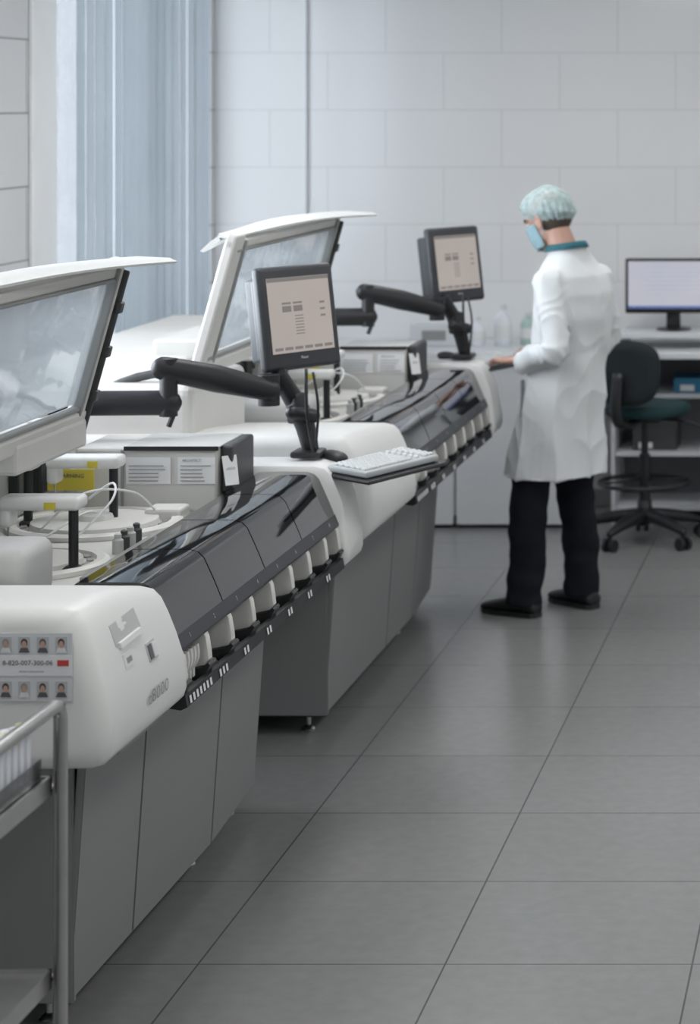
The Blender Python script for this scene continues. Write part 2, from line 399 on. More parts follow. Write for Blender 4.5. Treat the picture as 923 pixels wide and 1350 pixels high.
def analyzer(D, near, base_ys, tag):
    yc = (near+7.05+D)/2
    A = empty('laboratory_analyzer', (-2.2, yc, 0), label=tag, cat='laboratory machine')
    c0 = 5.26+D; c1 = 6.83+D
    # near housing
    h = B(); rings = []; r = 0.040
    for k in range(8):
        th = math.pi/2*k/7
        rings.append(section(near+r*(1-math.cos(th)), r*(1-math.sin(th)), 0.062))
    rings.append(section(near+0.20, 0, 0.058)); rings.append(section((near+0.24+c0)/2, 0, 0.030)); rings.append(section(c0, 0, 0.0))
    h.loft(rings)
    h.obj('housing', M_white, A, autos=45)
    # far end cap
    e = B(); rg = []
    for y, ins, ex in ((c1, 0.0, 0), (c1+0.012, 0.0, .014), (c1+0.19, 0.0, .014), (c1+0.215, 0.006, .014), (c1+0.225, 0.020, .014)):
        rg.append([Vector((p.x+ex if p.x > -2.5 else -1.95, p.y, p.z+(ex*1.4 if p.z > .9 else -ex))) for p in section(y, ins, 0.0)])
    e.loft(rg); e.obj('end_cap', M_white, A, autos=45)
    B().bx(-2.9, -1.9, c1+0.0, c1+0.16, .75, 1.03, 0.01).obj('end_wall', M_white, A)
    B().bx(-2.9, -1.60, c0-0.3, c1+0.05, .715, .752, 0.006).obj('under_tray', M_gray2, A)
    B().bx(-2.9, -1.84, c0, c1+0.0, .753, .95, 0.0).obj('deck', M_deck, A)
    B().prism([(-1.87, .93), (-1.87, .97), (-1.80, 1.010), (-1.775, 1.010), (-1.775, .93)], c0-0.02, c1).obj('deck_border', M_darkgray, A)
    B().prism([(-1.72, .75), (-1.72, .99), (-1.70, .99), (-1.70, .75)], c0, c1).obj('lane_backplate', M_darkgray, A)  # dark colour stands in for the shade in the gaps between dividers
    # four flat-topped glossy covers
    out = [(-1.795, 1.019), (-1.72, 1.020), (-1.655, 1.019), (-1.634, 1.013), (-1.620, .999), (-1.603, .962), (-1.587, .925), (-1.575, .895), (-1.566, .872), (-1.564, .864)]
    inn = [(x-0.010, z-0.008) for x, z in out][::-1]
    seg = (c1-c0)/4
    for i in range(4):
        B().prism(out+inn, c0+i*seg+0.0035, c0+(i+1)*seg-0.0035).obj('sliding_cover', M_gloss, A, autos=40, label='glossy black sliding cover')
    B().prism([(-1.5765, .894), (-1.5745, .895), (-1.5625, .866), (-1.563, .860), (-1.567, .862)], c0, c1).obj('number_strip', M_navy, A)
    n = 8; sp = (c1-c0)/n
    for i in range(n):
        text('lane_number', str(i+1), 0.016, (-1.5670, c0+sp*(i+0.5), .8800), (0, 1, 0), (-.012, 0, .029), M_paper, A)
    # dividers
    for i in range(n+1):
        y = c0+0.020+sp*i if i < n else c1-0.02
        pf = [(-1.70, .862), (-1.566, .862), (-1.560, .850), (-1.555, .820), (-1.553, .798), (-1.562, .784), (-1.60, .776), (-1.70, .774)]
        b = B(); rg = []
        for yy_, s_ in ((y-0.014, .985), (y-0.011, 1.0), (y+0.011, 1.0), (y+0.014, .985)):
            rg.append([Vector((-1.70+(x+1.70)*s_, yy_, .862+(z-.862)*s_)) for x, z in pf])
        b.loft(rg); b.obj('lane_divider', M_white2, A, autos=30)
        B().prism([(-1.70, .86), (-1.605, .86), (-1.596, .845), (-1.60, .805), (-1.64, .785), (-1.70, .785)], y+0.045, y+0.062).obj('lane_guide', M_gray3, A)
        B().prism([(-1.64, .774), (-1.60, .777), (-1.566, .783), (-1.552, .794), (-1.547, .788), (-1.562, .762), (-1.575, .752), (-1.64, .752)], y-0.030, y+0.026).obj('lane_clip', M_black, A)
    B().prism([(-1.585, .735), (-1.585, .750), (-1.562, .768), (-1.550, .766), (-1.545, .738), (-1.560, .731)], c0-0.0, c1+0.0).obj('lower_rail', M_black, A)
    k = 0; y = c0+0.02
    while y < c1-0.03:
        if (k % 9) < 7 if y < c0+0.33 else (k % 8) in (1, 2):
            lb = B(); lb.add([(-1.5434, y, .742), (-1.5434, y+0.015, .742), (-1.5465, y+0.015, .759), (-1.5465, y, .759)], [[0, 1, 2, 3]])
            lb.obj('rail_marking', M_paper, A)
        y += 0.027; k += 1
    B().prism([(-1.70, .753), (-1.60, .753), (-1.588, .758), (-1.70, .79)], c0, c1).obj('lane_shelf', M_beige, A)
    for j in range(5):
        y = c0+0.055+j*0.026
        g = B(); g.bx(-1.68, -1.575, y-0.006, y+0.006, .768, .800, 0.003)
        g.tube([(-1.585, y, .785), (-1.570, y, .815), (-1.572, y, .845)], 0.007, 8, 3)
        g.obj('sample_rack_handle', M_white2, A)
    # base
    y0, y1, y2, y3 = base_ys
    xb = -1.815
    def panel(pa, pb, z0=.065, z1=.718, nm='cabinet_panel', m=M_gray):
        (xa, ya), (xc, yb_) = pa, pb
        fl = 0.045
        t = 0.02
        v = []
        dx = xc-xa; dy = yb_-ya; L_ = math.hypot(dx, dy); nx, ny = dy/L_, -dx/L_
        for z, f in ((z0, 0), (z1, fl)):
            for (x, y) in ((xa, ya), (xc, yb_)):
                v += [(x+nx*f, y+ny*f*0.2, z), (x+nx*f-nx*t, y+ny*f*0.2-ny*t, z)]
        bm = bmesh.new(); vs = [bm.verts.new(p) for p in v]
        for q in ([0, 2, 6, 4], [1, 5, 7, 3], [0, 1, 3, 2], [4, 6, 7, 5], [0, 4, 5, 1], [2, 3, 7, 6]): bm.faces.new([vs[i] for i in q])
        bmesh.ops.recalc_face_normals(bm, faces=bm.faces[:])
        bmesh.ops.bevel(bm, geom=bm.edges[:], offset=0.004, segments=2, affect='EDGES')
        b = B(); b.bm(bm); return b.obj(nm, m, A)
    panel((xb, y0), (xb, y1-0.003)); panel((xb, y1+0.003), (xb, y2-0.003)); panel((xb, y2+0.003), (xb-0.03, y3))
    panel((-2.12, y0-0.0), (xb+0.01, y0-0.0), nm='side_panel'); panel((-2.85, y0), (-2.126, y0), nm='side_panel')
    B().bx(-2.85, xb-0.03, y0+0.012, y3-0.03, .12, .716).obj('cabinet_core', M_darkgray, A)
    B().bx(-2.85, xb-0.045, y3-0.025, y3-0.01, .065, .716, .003).obj('side_panel', M_gray, A)
    B().bx(-2.80, xb-0.05, y0+0.06, y3-0.06, .045, .12, 0.004).obj('kick_plate', M_black, A)
    for (x, y) in ((xb-0.07, y0+0.07), (xb-0.07, y2+0.02), (xb-0.09, y3-0.08), (-2.75, y0+0.1), (-2.75, y3-0.1)):
        f = B(); f.lathe([(0.020, 0.0), (0.022, 0.006), (0.016, 0.014), (0.008, 0.020), (0.008, 0.055)], (x, y, 0), 16)
        f.obj('leveling_foot', M_steel, A, autos=40)
    # rear housing and shoulder
    B().bx(-2.9, -2.36, c0-0.05, c1+0.16, .951, 1.22, 0.02).obj('rear_housing', M_gray3 if D == 0 else M_white2, A)
    B().bx(-2.95, -2.10, near+0.05, c0-0.08, 1.0, 1.225, 0.03, 3).obj('rear_shoulder', M_white2, A)
    for i in range(9):
        y = c0+0.12+i*0.165
        m = B()
        m.bx(-2.38, -2.33, y, y+0.08, 1.0, 1.15+0.03*(i % 3), 0.006)
        m.tube([(-2.335, y+0.05, 1.14), (-2.33, y+0.10, 1.1), (-2.35, y+0.12, 1.19)], 0.006, 8, 4)
        m.obj('rear_mechanism', (M_darkgray, M_black, M_gray2)[i % 3], A)
    # deck details : carousels
    for (cx, cy, rr, ns) in ((-2.10, 5.78+D, .20, 18), (-2.11, 6.33+D, .23, 22)):
        g = B()
        g.lathe([(rr, .951), (rr, .962), (rr-.012, .968), (rr-.03, .966), (rr-.034, .956), (rr-.06, .956), (rr-.064, .97), (rr-.1, .972), (0.05, .972), (0.045, .985), (0.02, .99), (0.001, .99)], (cx, cy, 0), 48)
        g.obj('carousel_cover', M_white2, A, autos=30)
        for i in range(ns):
            a = 2*math.pi*i/ns; d = Vector((math.cos(a), math.sin(a), 0)); t = Vector((-d.y, d.x, 0))
            B().box(Vector((cx, cy, .9585))+d*(rr-.047), (.018, .030, .006), .002, 1, (d, t, Vector((0, 0, 1)))).obj('carousel_slot', M_gray2, A)
    # probe arms
    for (x, y) in ((-1.956, 5.71+D), (-2.068, 6.356+D), (-2.288, 6.32+D)):
        p = empty('probe_arm', (x, y, .95), A)
        B().tube([(x, y, .955), (x, y, 1.11)], 0.012, 12).obj('probe_post', M_black, p, smooth=False)
        B().lathe([(0.026, .951), (0.026, .962), (0.018, .968)], (x, y, 0), 16).obj('probe_foot', M_black, p)
        g = B(); g.box((x-0.075, y, 1.124), (0.20, 0.075, 0.034), 0.012, 4)
        g.box((x-0.160, y, 1.095), (0.03, 0.06, 0.06), 0.010, 3)
        g.obj('probe_cover', M_white, p, autos=35)
        B().box((x-0.045, y-0.0385, 1.12), (0.028, 0.002, 0.018)).obj('warning_label', M_yellow, p)
        B().tube([(x-.16, y, 1.07), (x-.16, y, .985)], .0025, 8).obj('probe_needle', M_steel, p)
    B().bx(-2.25, -1.925, 5.29+D, 5.50+D, .95, 1.085, 0.03, 4).obj('syringe_cover', M_gray3, A, autos=40)
    for pts in ([(-2.05, 6.0+D, .98), (-1.99, 6.1+D, 1.06), (-2.02, 6.2+D, 1.09), (-2.1, 6.25+D, 1.04)], [(-2.12, 5.8+D, .98), (-2.02, 5.95+D, 1.05), (-2.03, 6.1+D, 1.03)],
                [(-2.18, 6.1+D, .98), (-2.08, 6.15+D, 1.07), (-2.0, 6.3+D, 1.05), (-1.97, 6.4+D, .985)]):
        g = B(); g.tube(pts, 0.003, 8, 6); g.obj('wash_tubing', M_paper, A, smooth=True)
    for q in range(4):
        g = B(); g.lathe([(.014, .951), (.014, .985), (.009, .990), (.009, 1.0), (.004, 1.003)], (-1.925, 5.95+D+q*.05, 0), 14)
        g.obj('reagent_port', (M_gray3, M_darkgray)[q % 2], A, autos=40)
    B().bx(-1.905, -1.885, 5.60+D, 6.5+D, .951, .962, .003).obj('guide_rail', M_gray2, A)
    B().bx(-2.00, -1.90, 6.40+D, 6.50+D, .951, .985, .008).obj('wash_station', M_white2, A)
    # module box
    mb = empty('reagent_module', (-2.0, 6.75+D, .95), A)
    B().bx(-2.24, -1.84, 6.55+D, 6.82+D, .951, 1.130, 0.008).obj('module_body', M_beige, mb)
    B().bx(-2.10, -1.835, 6.545+D, 6.81+D, 1.1305, 1.135, 0.002).obj('module_lid', M_gray3, mb)
    B().bx(-2.10, -1.835, 6.541+D, 6.545+D, 1.124, 1.136).obj('module_lid_edge', M_black, mb)
    B().bx(-1.838, -1.805, 6.58+D, 6.81+D, 1.0, 1.134, 0.008).obj('module_side', M_darkgray, mb)
    B().bx(-2.11, -2.108+.006, 6.545+D, 6.549+D, .96, 1.125).obj('module_seam', M_gray2, mb)
    pl = B(); pl.add([(-1.815, 6.545+D, 1.025), (-1.785, 6.575+D, 1.025), (-1.800, 6.60+D, 1.105), (-1.832, 6.565+D, 1.105)], [[0, 1, 2, 3]])
    pl.obj('name_plate', M_paper, mb)
    text('plate_text', 'c8000', 0.011, (-1.807, 6.565+D, 1.070), (.040, .030, 0), (-.020, .02, .09), M_ink, mb)
    for x, wd in ((-2.095, .125), (-1.950, .105)):
        B().bx(x, x+wd, 6.546+D, 6.549+D, 1.030, 1.105).obj('paper_label', M_paper, mb)
        for q in range(5):
            B().bx(x+.008, x+wd-.01-random.random()*.03, 6.544+D, 6.5455+D, 1.038+q*.0105, 1.0402+q*.0105).obj('label_line', M_gray2, mb)
    text('label_text', 'ARCHITECT', 0.010, (-1.91, 6.543+D, 1.096), (1, 0, 0), (0, 0, 1), M_ink, mb)
    B().bx(-2.30, -2.17, 6.50+D, 6.504+D, 1.02, 1.078).obj('warning_plate', M_yellow, A, label='yellow warning label')
    text('warning_text', 'WARNING', 0.016, (-2.235, 6.498+D, 1.060), (1, 0, 0), (0, 0, 1), M_ink, A)
    # lid
    l0 = near+0.03; l1 = 6.12+D if D == 0 else 8.60
    lid = empty('lid', (-2.1, (l0+l1)/2, 1.25), A)
    ax = Vector((0.10, 0, 0.36)).normalized(); nr = Vector((0.96, 0, -0.27)).normalized(); yy = Vector((0, 1, 0))
    def lp(y, t, n=0): return Vector((-2.075, y, 1.32))+ax*t+nr*n
    fw = B()
    for (y, wd) in ((l0+0.055, 0.11), (l1-0.025, 0.05)):
        fw.box(lp(y, 0.17), (wd, 0.035, 0.44), 0.008, 2, (yy, nr, ax))
    fw.box(lp((l0+l1)/2, -0.045), (l1-l0, 0.045, 0.05), 0.008, 2, (yy, nr, ax))
    fw.box(lp((l0+l1)/2, 0.355), (l1-l0, 0.03, 0.03), 0.006, 2, (yy, nr, ax))
    fw.obj('lid_frame', M_white2, lid)
    df = B()
    for y in (l0+0.115, l1-0.055):
        df.box(lp(y, 0.17, 0.01), (0.012, 0.03, 0.40), 0.004, 2, (yy, nr, ax))
    df.box(lp((l0+l1)/2, -0.012, 0.01), (l1-l0-0.1, 0.02, 0.012), 0.004, 2, (yy, nr, ax))
    df.box(lp((l0+l1)/2, 0.336, 0.01), (l1-l0-0.1, 0.02, 0.010), 0.004, 2, (yy, nr, ax))
    df.obj('lid_gasket', M_gray2, lid)
    df = B()
    df.box(lp(l1+0.006, 0.13, 0.01), (0.012, 0.040, 0.46), 0.004, 2, (yy, nr, ax))
    df.tube([lp(l1+0.012, -0.12, 0.02), lp(l1+0.012, 0.3, 0.02)], 0.008, 10)
    for t in (0.02, 0.14, 0.26): df.box(lp(l1+0.01, t, 0.028), (0.03, 0.015, 0.03), 0.004, 2, (yy, nr, ax))
    df.obj('lid_latch_bar', M_darkgray, lid)
    B().box(lp((l0+l1)/2+.02, 0.165), (l1-l0-0.14, 0.006, 0.33), 0, 2, (yy, nr, ax)).obj('lid_glass', M_glass, lid)
    rg = []
    N_ = 10
    for i in range(N_+1):
        t = i/N_; y = l0+(l1+0.02-l0)*t
        xf = -1.985+0.155*t**0.8
        xk = 0.06*(1-t)**2
        arch = 0.018*math.sin(math.pi*t)
        ring = [(-2.13+xk, 1.655), (-2.10+xk, 1.683), (-2.04+xk*.4, 1.700), ((xf-2.04)/2, 1.709), (xf-0.02, 1.705), (xf, 1.696), (xf-0.003, 1.690), (xf-0.02, 1.695), ((xf-2.04)/2, 1.697), (-2.03+xk*.4, 1.688), (-2.09+xk, 1.672), (-2.12+xk, 1.65)]
        rg.append([Vector((x, y, z-0.012+arch)) for x, z in ring])
    tp = B(); tp.loft(rg); tp.obj('lid_top_panel', M_white, lid, autos=50)
    for y in (l0+0.12, l1-0.1):
        B().tube([(-2.42, y, 1.19), (-2.30, y, 1.24), lp(y, -0.05, -0.01)], 0.014, 10, 3).obj('lid_hinge', M_darkgray, lid, smooth=True)
    B().bx(-2.5, -2.06, l1-0.5, l1-0.0, 1.20, 1.275, 0.01).obj('hinge_cover', M_beige, A)
    return A

A1 = analyzer(0.0, 4.72, (5.27, 5.72, 6.40, 6.96), 'white and gray laboratory analyzer with black sliding covers and sticker sheet')
A2 = analyzer(2.65, 7.15, (7.73, 8.70, 9.19, 9.74), 'white and gray laboratory analyzer the person is standing at')

# controls and sticker on first analyzer housing
sk = empty('sticker_sheet', (-1.70, 4.715, .9), A1)
ys_ = 4.7165
B().bx(-1.86, -1.618, ys_, ys_+0.002, .893, 1.030).obj('sticker_paper', mat('sticker_paper', (0.62, 0.64, 0.655), 0.35), sk)
B().bx(-1.86, -1.618, ys_-0.0012, ys_-0.0002, .944, .985).obj('sticker_band', mat('sticker_band_white', (0.74, 0.75, 0.76), 0.35), sk)
hairs = [M_hair, M_ink, M_hair, M_gray2]
for r_, zc in enumerate((1.007, .917)):
    for c_ in range(5):
        xc = -1.640-c_*0.0375
        b = B()
        b.bx(xc-.012, xc+.012, ys_-.0012, ys_-.0002, zc-.016, zc+.016, mi=0)
        def disc(cx, cz, rx, rz, yo, mi):
            b.add([(cx+rx*math.cos(t), ys_-yo, cz+rz*math.sin(t)) for t in [2*math.pi*i/16 for i in range(16)]], [list(range(16))], mi)
        b.add([(xc-.011, ys_-.0016, zc-.016), (xc+.011, ys_-.0016, zc-.016), (xc+.007, ys_-.0016, zc-.006), (xc-.007, ys_-.0016, zc-.006)], [[0, 1, 2, 3]], 2)
        disc(xc, zc+.004, .0068, .0085, .0020, 3)
        disc(xc, zc+.001, .0050, .0072, .0024, 1)
        b.obj('portrait_photo', [M_photobg, M_skinphoto, M_ink if (c_+r_) % 3 else M_paper, hairs[(c_+r_) % 4]], sk)
text('sticker_number', '8-820-007-300-06', 0.0140, (-1.7080, ys_-.002, .970), (1, 0, 0), (0, 0, 1), M_print, sk, bold=0.0002)
text('sticker_small_text', 'Abbott Laboratories', 0.0060, (-1.70, ys_-.002, .953), (1, 0, 0), (0, 0, 1), M_print, sk)
B().bx(-1.648, -1.625, ys_-.002, ys_-.0012, .964, .976).obj('red_mark', M_red, sk)

# switch, its recess shade in colour, & logo on +X face
sw = empty('power_switch', (-1.55, 4.99, .93), A1)
def face_x(y, z):
    t = (y-4.92)/(5.26-4.92); hh = 0.058*(1-max(0, min(1, t)))
    zz = .745+(z-.745)/(1+hh/.268)
    pts = [(p[1], p[0]) for p in PROF[4:13]]
    for (z0, x0), (z1, x1) in zip(pts, pts[1:]):
        if z0 <= zz <= z1: return x0+(x1-x0)*(zz-z0)/(z1-z0)
    return -1.55
def on_face(y0, y1, z0, z1, off=0.002, th=0.004):
    b = B(); v = []; f = []
    N_ = 5
    for k in range(2):
        for i in range(N_+1):
            z = z0+(z1-z0)*i/N_
            for y in (y0, y1): v.append((face_x(y, z)+off-k*th, y, z))
    M_ = 2*(N_+1)
    for i in range(N_):
        a = 2*i; f += [[a, a+1, a+3, a+2], [M_+a, M_+a+2, M_+a+3, M_+a+1], [a, a+2, M_+a+2, M_+a], [a+1, M_+a+1, M_+a+3, a+3]]
    f += [[0, M_, M_+1, 1], [M_-2, M_-1, 2*M_-1, 2*M_-2]]
    b.add(v, f); return b
on_face(4.86, 5.04, .968, 1.012, .002, .006).obj('switch_recess_shade', M_gray3, sw)  # flat gray patch paints the shade in the white handle recess
on_face(4.875, 5.025, .962, .973, .008, .010).obj('switch_ledge', M_white, sw)
on_face(4.88, 4.94, .918, .945, .002, .003).obj('switch_label', M_paper, sw)
on_face(4.895, 4.925, .926, .937, .003, .003).obj('switch_label', M_gray2, sw)
on_face(5.03, 5.09, .895, .935, .003, .004).obj('switch_plate', M_gray3, sw)
on_face(5.035, 5.058, .90, .93, .005, .004).obj('switch_rocker', M_ink, sw)
on_face(5.065, 5.085, .90, .93, .005, .004).obj('switch_rocker', M_paper, sw)
text('model_emblem', 'c8000', 0.040, (-1.5475+0.0035, 5.045, .828), (0, 1, 0), (-0.02, 0, 1), mat('emblem_gray', (0.25, 0.26, 0.27), 0.4), A1, stretch=1.5)

# ------------------------------------------------------------------ monitors with arms, keyboards
def workstation(D, kx, ky, dz):
    wd = Vector((.53, .85, 0)).normalized(); n0 = Vector((.85, -.53, 0)).normalized()
    tilt = math.radians(8)
    n = (n0*math.cos(tilt)+Vector((0, 0, 1))*math.sin(tilt)).normalized()
    up = (Vector((0, 0, 1))*math.cos(tilt)-n0*math.sin(tilt)).normalized()
    c = Vector((-1.733, 7.02+D, 1.455+dz))
    ax = (wd, n, up)
    mo = empty('touchscreen_monitor', (-2.2, 6.7+D, 1.2), label='dark gray monitor on a jointed black swivel arm with keyboard tray' if D == 0 else 'dark gray monitor on a black swivel arm beside the person', cat='computer monitor')
    arm = empty('swivel_arm', (-2.0, 6.7+D, 1.2), mo)
    g = B(); g.tube([(-2.44, 6.70+D, 1.235), (-2.02, 6.70+D, 1.238)], 0.036, 14, flat=0.8, round_=True)
    g.obj('lower_arm', M_black, arm, autos=40)
    g = B(); g.tube([(-2.40, 6.70+D, 1.10), (-2.40, 6.70+D, 1.235)], 0.04, 14); g.obj('arm_mount', M_black, arm, autos=40)
    g = B(); g.tube([(-2.022, 6.70+D, 1.20), (-2.022, 6.70+D, 1.365)], 0.026, 14); g.tube([(-2.022, 6.70+D, 1.17), (-2.01, 6.70+D, 1.20)], 0.008, 8)
    g.obj('arm_joint', M_black, arm, autos=40)
    g = B(); g.tube([(-2.035, 6.69+D, 1.338), (-1.90, 6.76+D, 1.300), (-1.765, 6.84+D, 1.255)], [0.034, 0.040, 0.030], 16, 4, flat=0.7, round_=True)
    g.obj('upper_arm', M_black, arm, autos=40)
    g = B()
    g.tube([(-1.775, 6.86+D, 1.21), (-1.775, 6.86+D, 1.30)], 0.032, 14)
    g.tube([(-1.76, 6.90+D, 1.30), (-1.71, 6.98+D, 1.17), (-1.685, 7.0+D, 1.055)], [0.024, 0.032, 0.024], 12, 3)
    g.box((-1.715, 6.95+D, 1.19), (0.05, 0.05, 0.09), 0.01, 2, (wd, n, up))
    g.tube([(-1.72, 6.92+D, 1.18), (-1.670, 6.96+D, 1.165)], 0.022, 12, round_=True)
    g.box((-1.69, 6.99+D, 1.050), (0.09, 0.10, 0.02), 0.008)
    g.obj('tilt_bracket', M_black, arm, autos=40)
    for pts, r_ in (([(-1.66, 6.92+D, 1.30), (-1.64, 6.90+D, 1.2), (-1.66, 6.95+D, 1.06)], .004), ([(-1.68, 6.92+D, 1.31), (-1.67, 6.89+D, 1.18), (-1.665, 6.95+D, 1.05)], .005)):
        g = B(); g.tube(pts, r_, 8, 6); g.obj('arm_cable', M_black, arm, smooth=True)
    kd = Vector((.40, .917, 0)).normalized(); kn = Vector((.917, -.40, 0)).normalized(); kt = math.radians(5)
    kn2 = (kn*math.cos(kt)-Vector((0, 0, 1))*math.sin(kt)); ku = kn2.cross(kd)
    if ku.z < 0: ku = -ku
    kc = Vector((kx, ky, 1.010))
    tray = B(); tray.box(kc-ku*0.012, (0.41, 0.19, 0.012), 0.005, 2, (kd, kn2, ku))
    tray.box(kc-ku*0.012-kn2*0.13-kd*0.08, (0.17, 0.12, 0.012), 0.005, 2, (kd, kn2, ku))
    tray.obj('keyboard_tray', M_black, mo)
    B().box(c, (0.305, 0.035, 0.312), 0.014, 4, ax).obj('monitor_housing', mat('monitor_gray', (0.030, 0.033, 0.038), 0.4), mo, autos=40)
    g = B(); g.box(c-n*0.035, (0.25, 0.045, 0.25), 0.015, 3, ax); g.box(c-n*0.080-wd*0.02, (0.15, 0.06, 0.25), 0.01, 3, ax)
    g.obj('monitor_back', mat('monitor_back_gray', (0.05, 0.055, 0.06), 0.45), mo, autos=40)
    g = B(); g.tube([c-n*0.08-up*0.06, c-n*0.10-up*0.15, Vector((-1.76, 6.90+D, 1.27))], [0.03, 0.03, 0.026], 12, 3); g.obj('monitor_mount', M_black, mo, smooth=True)
    fc = c+n*0.0182+up*0.008
    sc = B().box(fc, (0.250, 0.002, 0.225), 0, 2, ax).obj('screen', M_screen, mo)
    def ln(cx, cz, w_, h_):
        B().box(fc+n*.0013+wd*cx+up*cz, (w_, 0.0008, h_), 0, 2, ax).obj('screen_graphic', M_screen_bar, mo)
    ln(0, .106, .25, .011)
    for i in range(2):
        ln(-0.055+i*0.045, .035, .036, .006); ln(-0.055+i*0.045, .018, .036, .018)
    for i in range(7): ln(-.008, -.004-i*.009, .034, .003)
    for i in range(6): ln(-.10+i*.040, -.100, .032, .009)
    for i in range(3): ln(.09, .03-i*.02, .02, .006)
    text('monitor_brand', 'Planar', 0.012, c+n*0.0185-up*0.122, wd, up, M_paper, mo)
    kb = empty('keyboard', kc, label='light gray computer keyboard on a black tray', cat='keyboard')
    B().box(kc+ku*0.0055, (0.37, 0.145, 0.020), 0.006, 2, (kd, kn2, ku)).obj('keyboard_case', M_key, kb)
    ks = B()
    for r_ in range(6):
        for q in range(19):
            if q in (13, 15): continue
            if r_ == 5 and 4 <= q <= 8:
                if q == 6: ks.box(kc+ku*0.0175+kd*(-0.168+q*0.0187)+kn2*(-0.052+r_*0.0203), (0.09, 0.0163, 0.010), 0.003, 1, (kd, kn2, ku))
                continue
            ks.box(kc+ku*0.0175+kd*(-0.168+q*0.0187)+kn2*(-0.052+r_*0.0203), (0.0153, 0.0163, 0.010), 0.003, 1, (kd, kn2, ku))
    ks.obj('keys', M_keytop, kb, kind='stuff')
    ms = kc-kn2*0.135-kd*0.07+ku*0.014
    g = B(); g.ell(ms, (0.050, 0.030, 0.020), (kn2, kd, ku))
    g.obj('computer_mouse', M_black, None, smooth=True, label='black computer mouse beside the keyboard', cat='mouse')
workstation(0.0, -1.470, 7.02, 0.0)
workstation(2.65, -1.625, 9.76, -0.030)

# ------------------------------------------------------------------ cart
cart = empty('utility_cart', (-1.8, 4.02, 0), label='stainless steel tube-frame utility cart with shelves', cat='cart')
cx0, cx1, cy0, cy1 = -2.08, -1.497, 3.50, 4.30
g = B()
for x in (cx0, cx1):
    g.tube([(x, cy0, 0.998), (x, cy1-0.035, 0.998), (x, cy1-.012, 0.992), (x, cy1, 0.97), (x, cy1, 0.10)], 0.013, 14)
    g.tube([(x, cy0, 0.998), (x, cy0, 0.10)], 0.013, 14)
for y in (cy0, cy1):
    for z in (0.84, 0.49): g.tube([(cx0, y, z), (cx1, y, z)], 0.008, 10)
g.obj('cart_frame', M_steel, cart, autos=60)
for z in (0.86, 0.505):
    g = B(); g.bx(cx0+.014, cx1-.014, cy0, cy1-0.012, z-0.004, z)
    g.bx(cx1-.018, cx1-.012, cy0, cy1-0.012, z-0.03, z+0.006); g.bx(cx0+.012, cx0+.018, cy0, cy1-0.012, z-0.03, z+0.006)
    g.bx(cx0+.012, cx1-.012, cy1-0.018, cy1-0.012, z-0.03, z+0.006)
    g.obj('cart_shelf', M_steel, cart)
for x in (cx0, cx1):
    for y in (cy0, cy1):
        g = B(); g.tube([(x-0.014, y, 0.05), (x+0.014, y, 0.05)], 0.05, 20); g.bx(x-.02, x+.02, y-.02, y+.02, 0.07, 0.11, 0.005)
        g.obj('caster', M_black, cart)
# tray with tubes
tx0, tx1, ty0, ty1 = -1.82, -1.518, 3.85, 4.262
tb = empty('specimen_tray', (-1.66, 4.1, .862), label='clear plastic tray holding capped sample tubes on the cart', cat='tray')
g = B(); 
g.bx(tx0, tx1, ty0, ty1, .862, .866); g.bx(tx0, tx0+.002, ty0, ty1, .862, .905); g.bx(tx1-.002, tx1, ty0, ty1, .862, .905)
g.bx(tx0, tx1, ty1-.002, ty1, .862, .905); g.bx(tx0, tx1, ty0, ty0+.002, .862, .905)
g.obj('tray_shell', M_plastwrap, tb)
M_yc = mat('yellow_cap', (0.66, 0.62, 0.28), 0.5); M_tubes = mat('tube_plastic', (0.74, 0.76, 0.80), 0.35); M_pc = mat('purple_cap', (0.48, 0.46, 0.60), 0.5)
for i in range(9):
    for j in range(12):
        x = tx0+.022+i*0.032; y = ty0+.025+j*0.033
        h_ = .972+random.uniform(-.014, .010)
        o = empty('sample_tube', (x, y, .867), label='small capped plastic sample tube', cat='sample tube', group='sample tubes in the cart tray')
        B().lathe([(0.003, .868), (0.010, .874), (0.0125, .90), (0.0125, h_-.014)], (x, y, 0), 8).obj('tube_body', M_tubes, o)
        B().lathe([(0.0148, h_-.018), (0.0148, h_-.001), (0.012, h_)], (x, y, 0), 8).obj('tube_cap', [M_tubes, M_tubes, M_yc, M_pc, M_tubes][(i*3+j*2+(i*j) % 3) % 5], o)

# ------------------------------------------------------------------ back furniture
B().bx(-2.45, 0.6, 11.42, 12.085, .835, .87, 0.006).obj('worktop', mat('worktop_laminate', (0.66, 0.68, 0.70), 0.35), None, label='long white laminate laboratory worktop', cat='worktop')
def cabinet(x0, x1):
    c = empty('base_cabinet', ((x0+x1)/2, 11.8, 0), label='white laminate base cabinet under the worktop', cat='cabinet')
    B().bx(x0, x1, 11.48, 12.08, .06, .834).obj('cabinet_body', M_cab, c)
    B().bx(x0+.02, x1-.02, 11.50, 12.05, 0.0, .06).obj('plinth', M_darkgray, c)
    return c
c = cabinet(-2.75, -2.055); 
B().bx(-2.745, -2.060, 11.46, 11.479, .02, .83, 0.003).obj('cabinet_door', M_cab, c)
c = cabinet(-2.05, -1.495)
d = B().bx(-2.045, -1.50, 11.46, 11.479, .02, .83, 0.003).obj('cabinet_door', M_cab, c)
sh = empty('shelf_unit', (-0.6, 11.8, 0), label='open white shelving unit below the worktop', cat='shelf')
B().bx(-1.30, 0.5, 12.03, 12.08, .0, .834).obj('shelf_back', mat('shelf_shade_gray', (0.16, 0.165, 0.17), 0.5), sh)  # dark gray sheet stands for shaded wall tiles behind the shelves
for z in (.06, .33, .62): B().bx(-1.28, 0.48, 11.62, 12.03, z, z+.022, 0.002).obj('shelf_board', M_cab, sh)
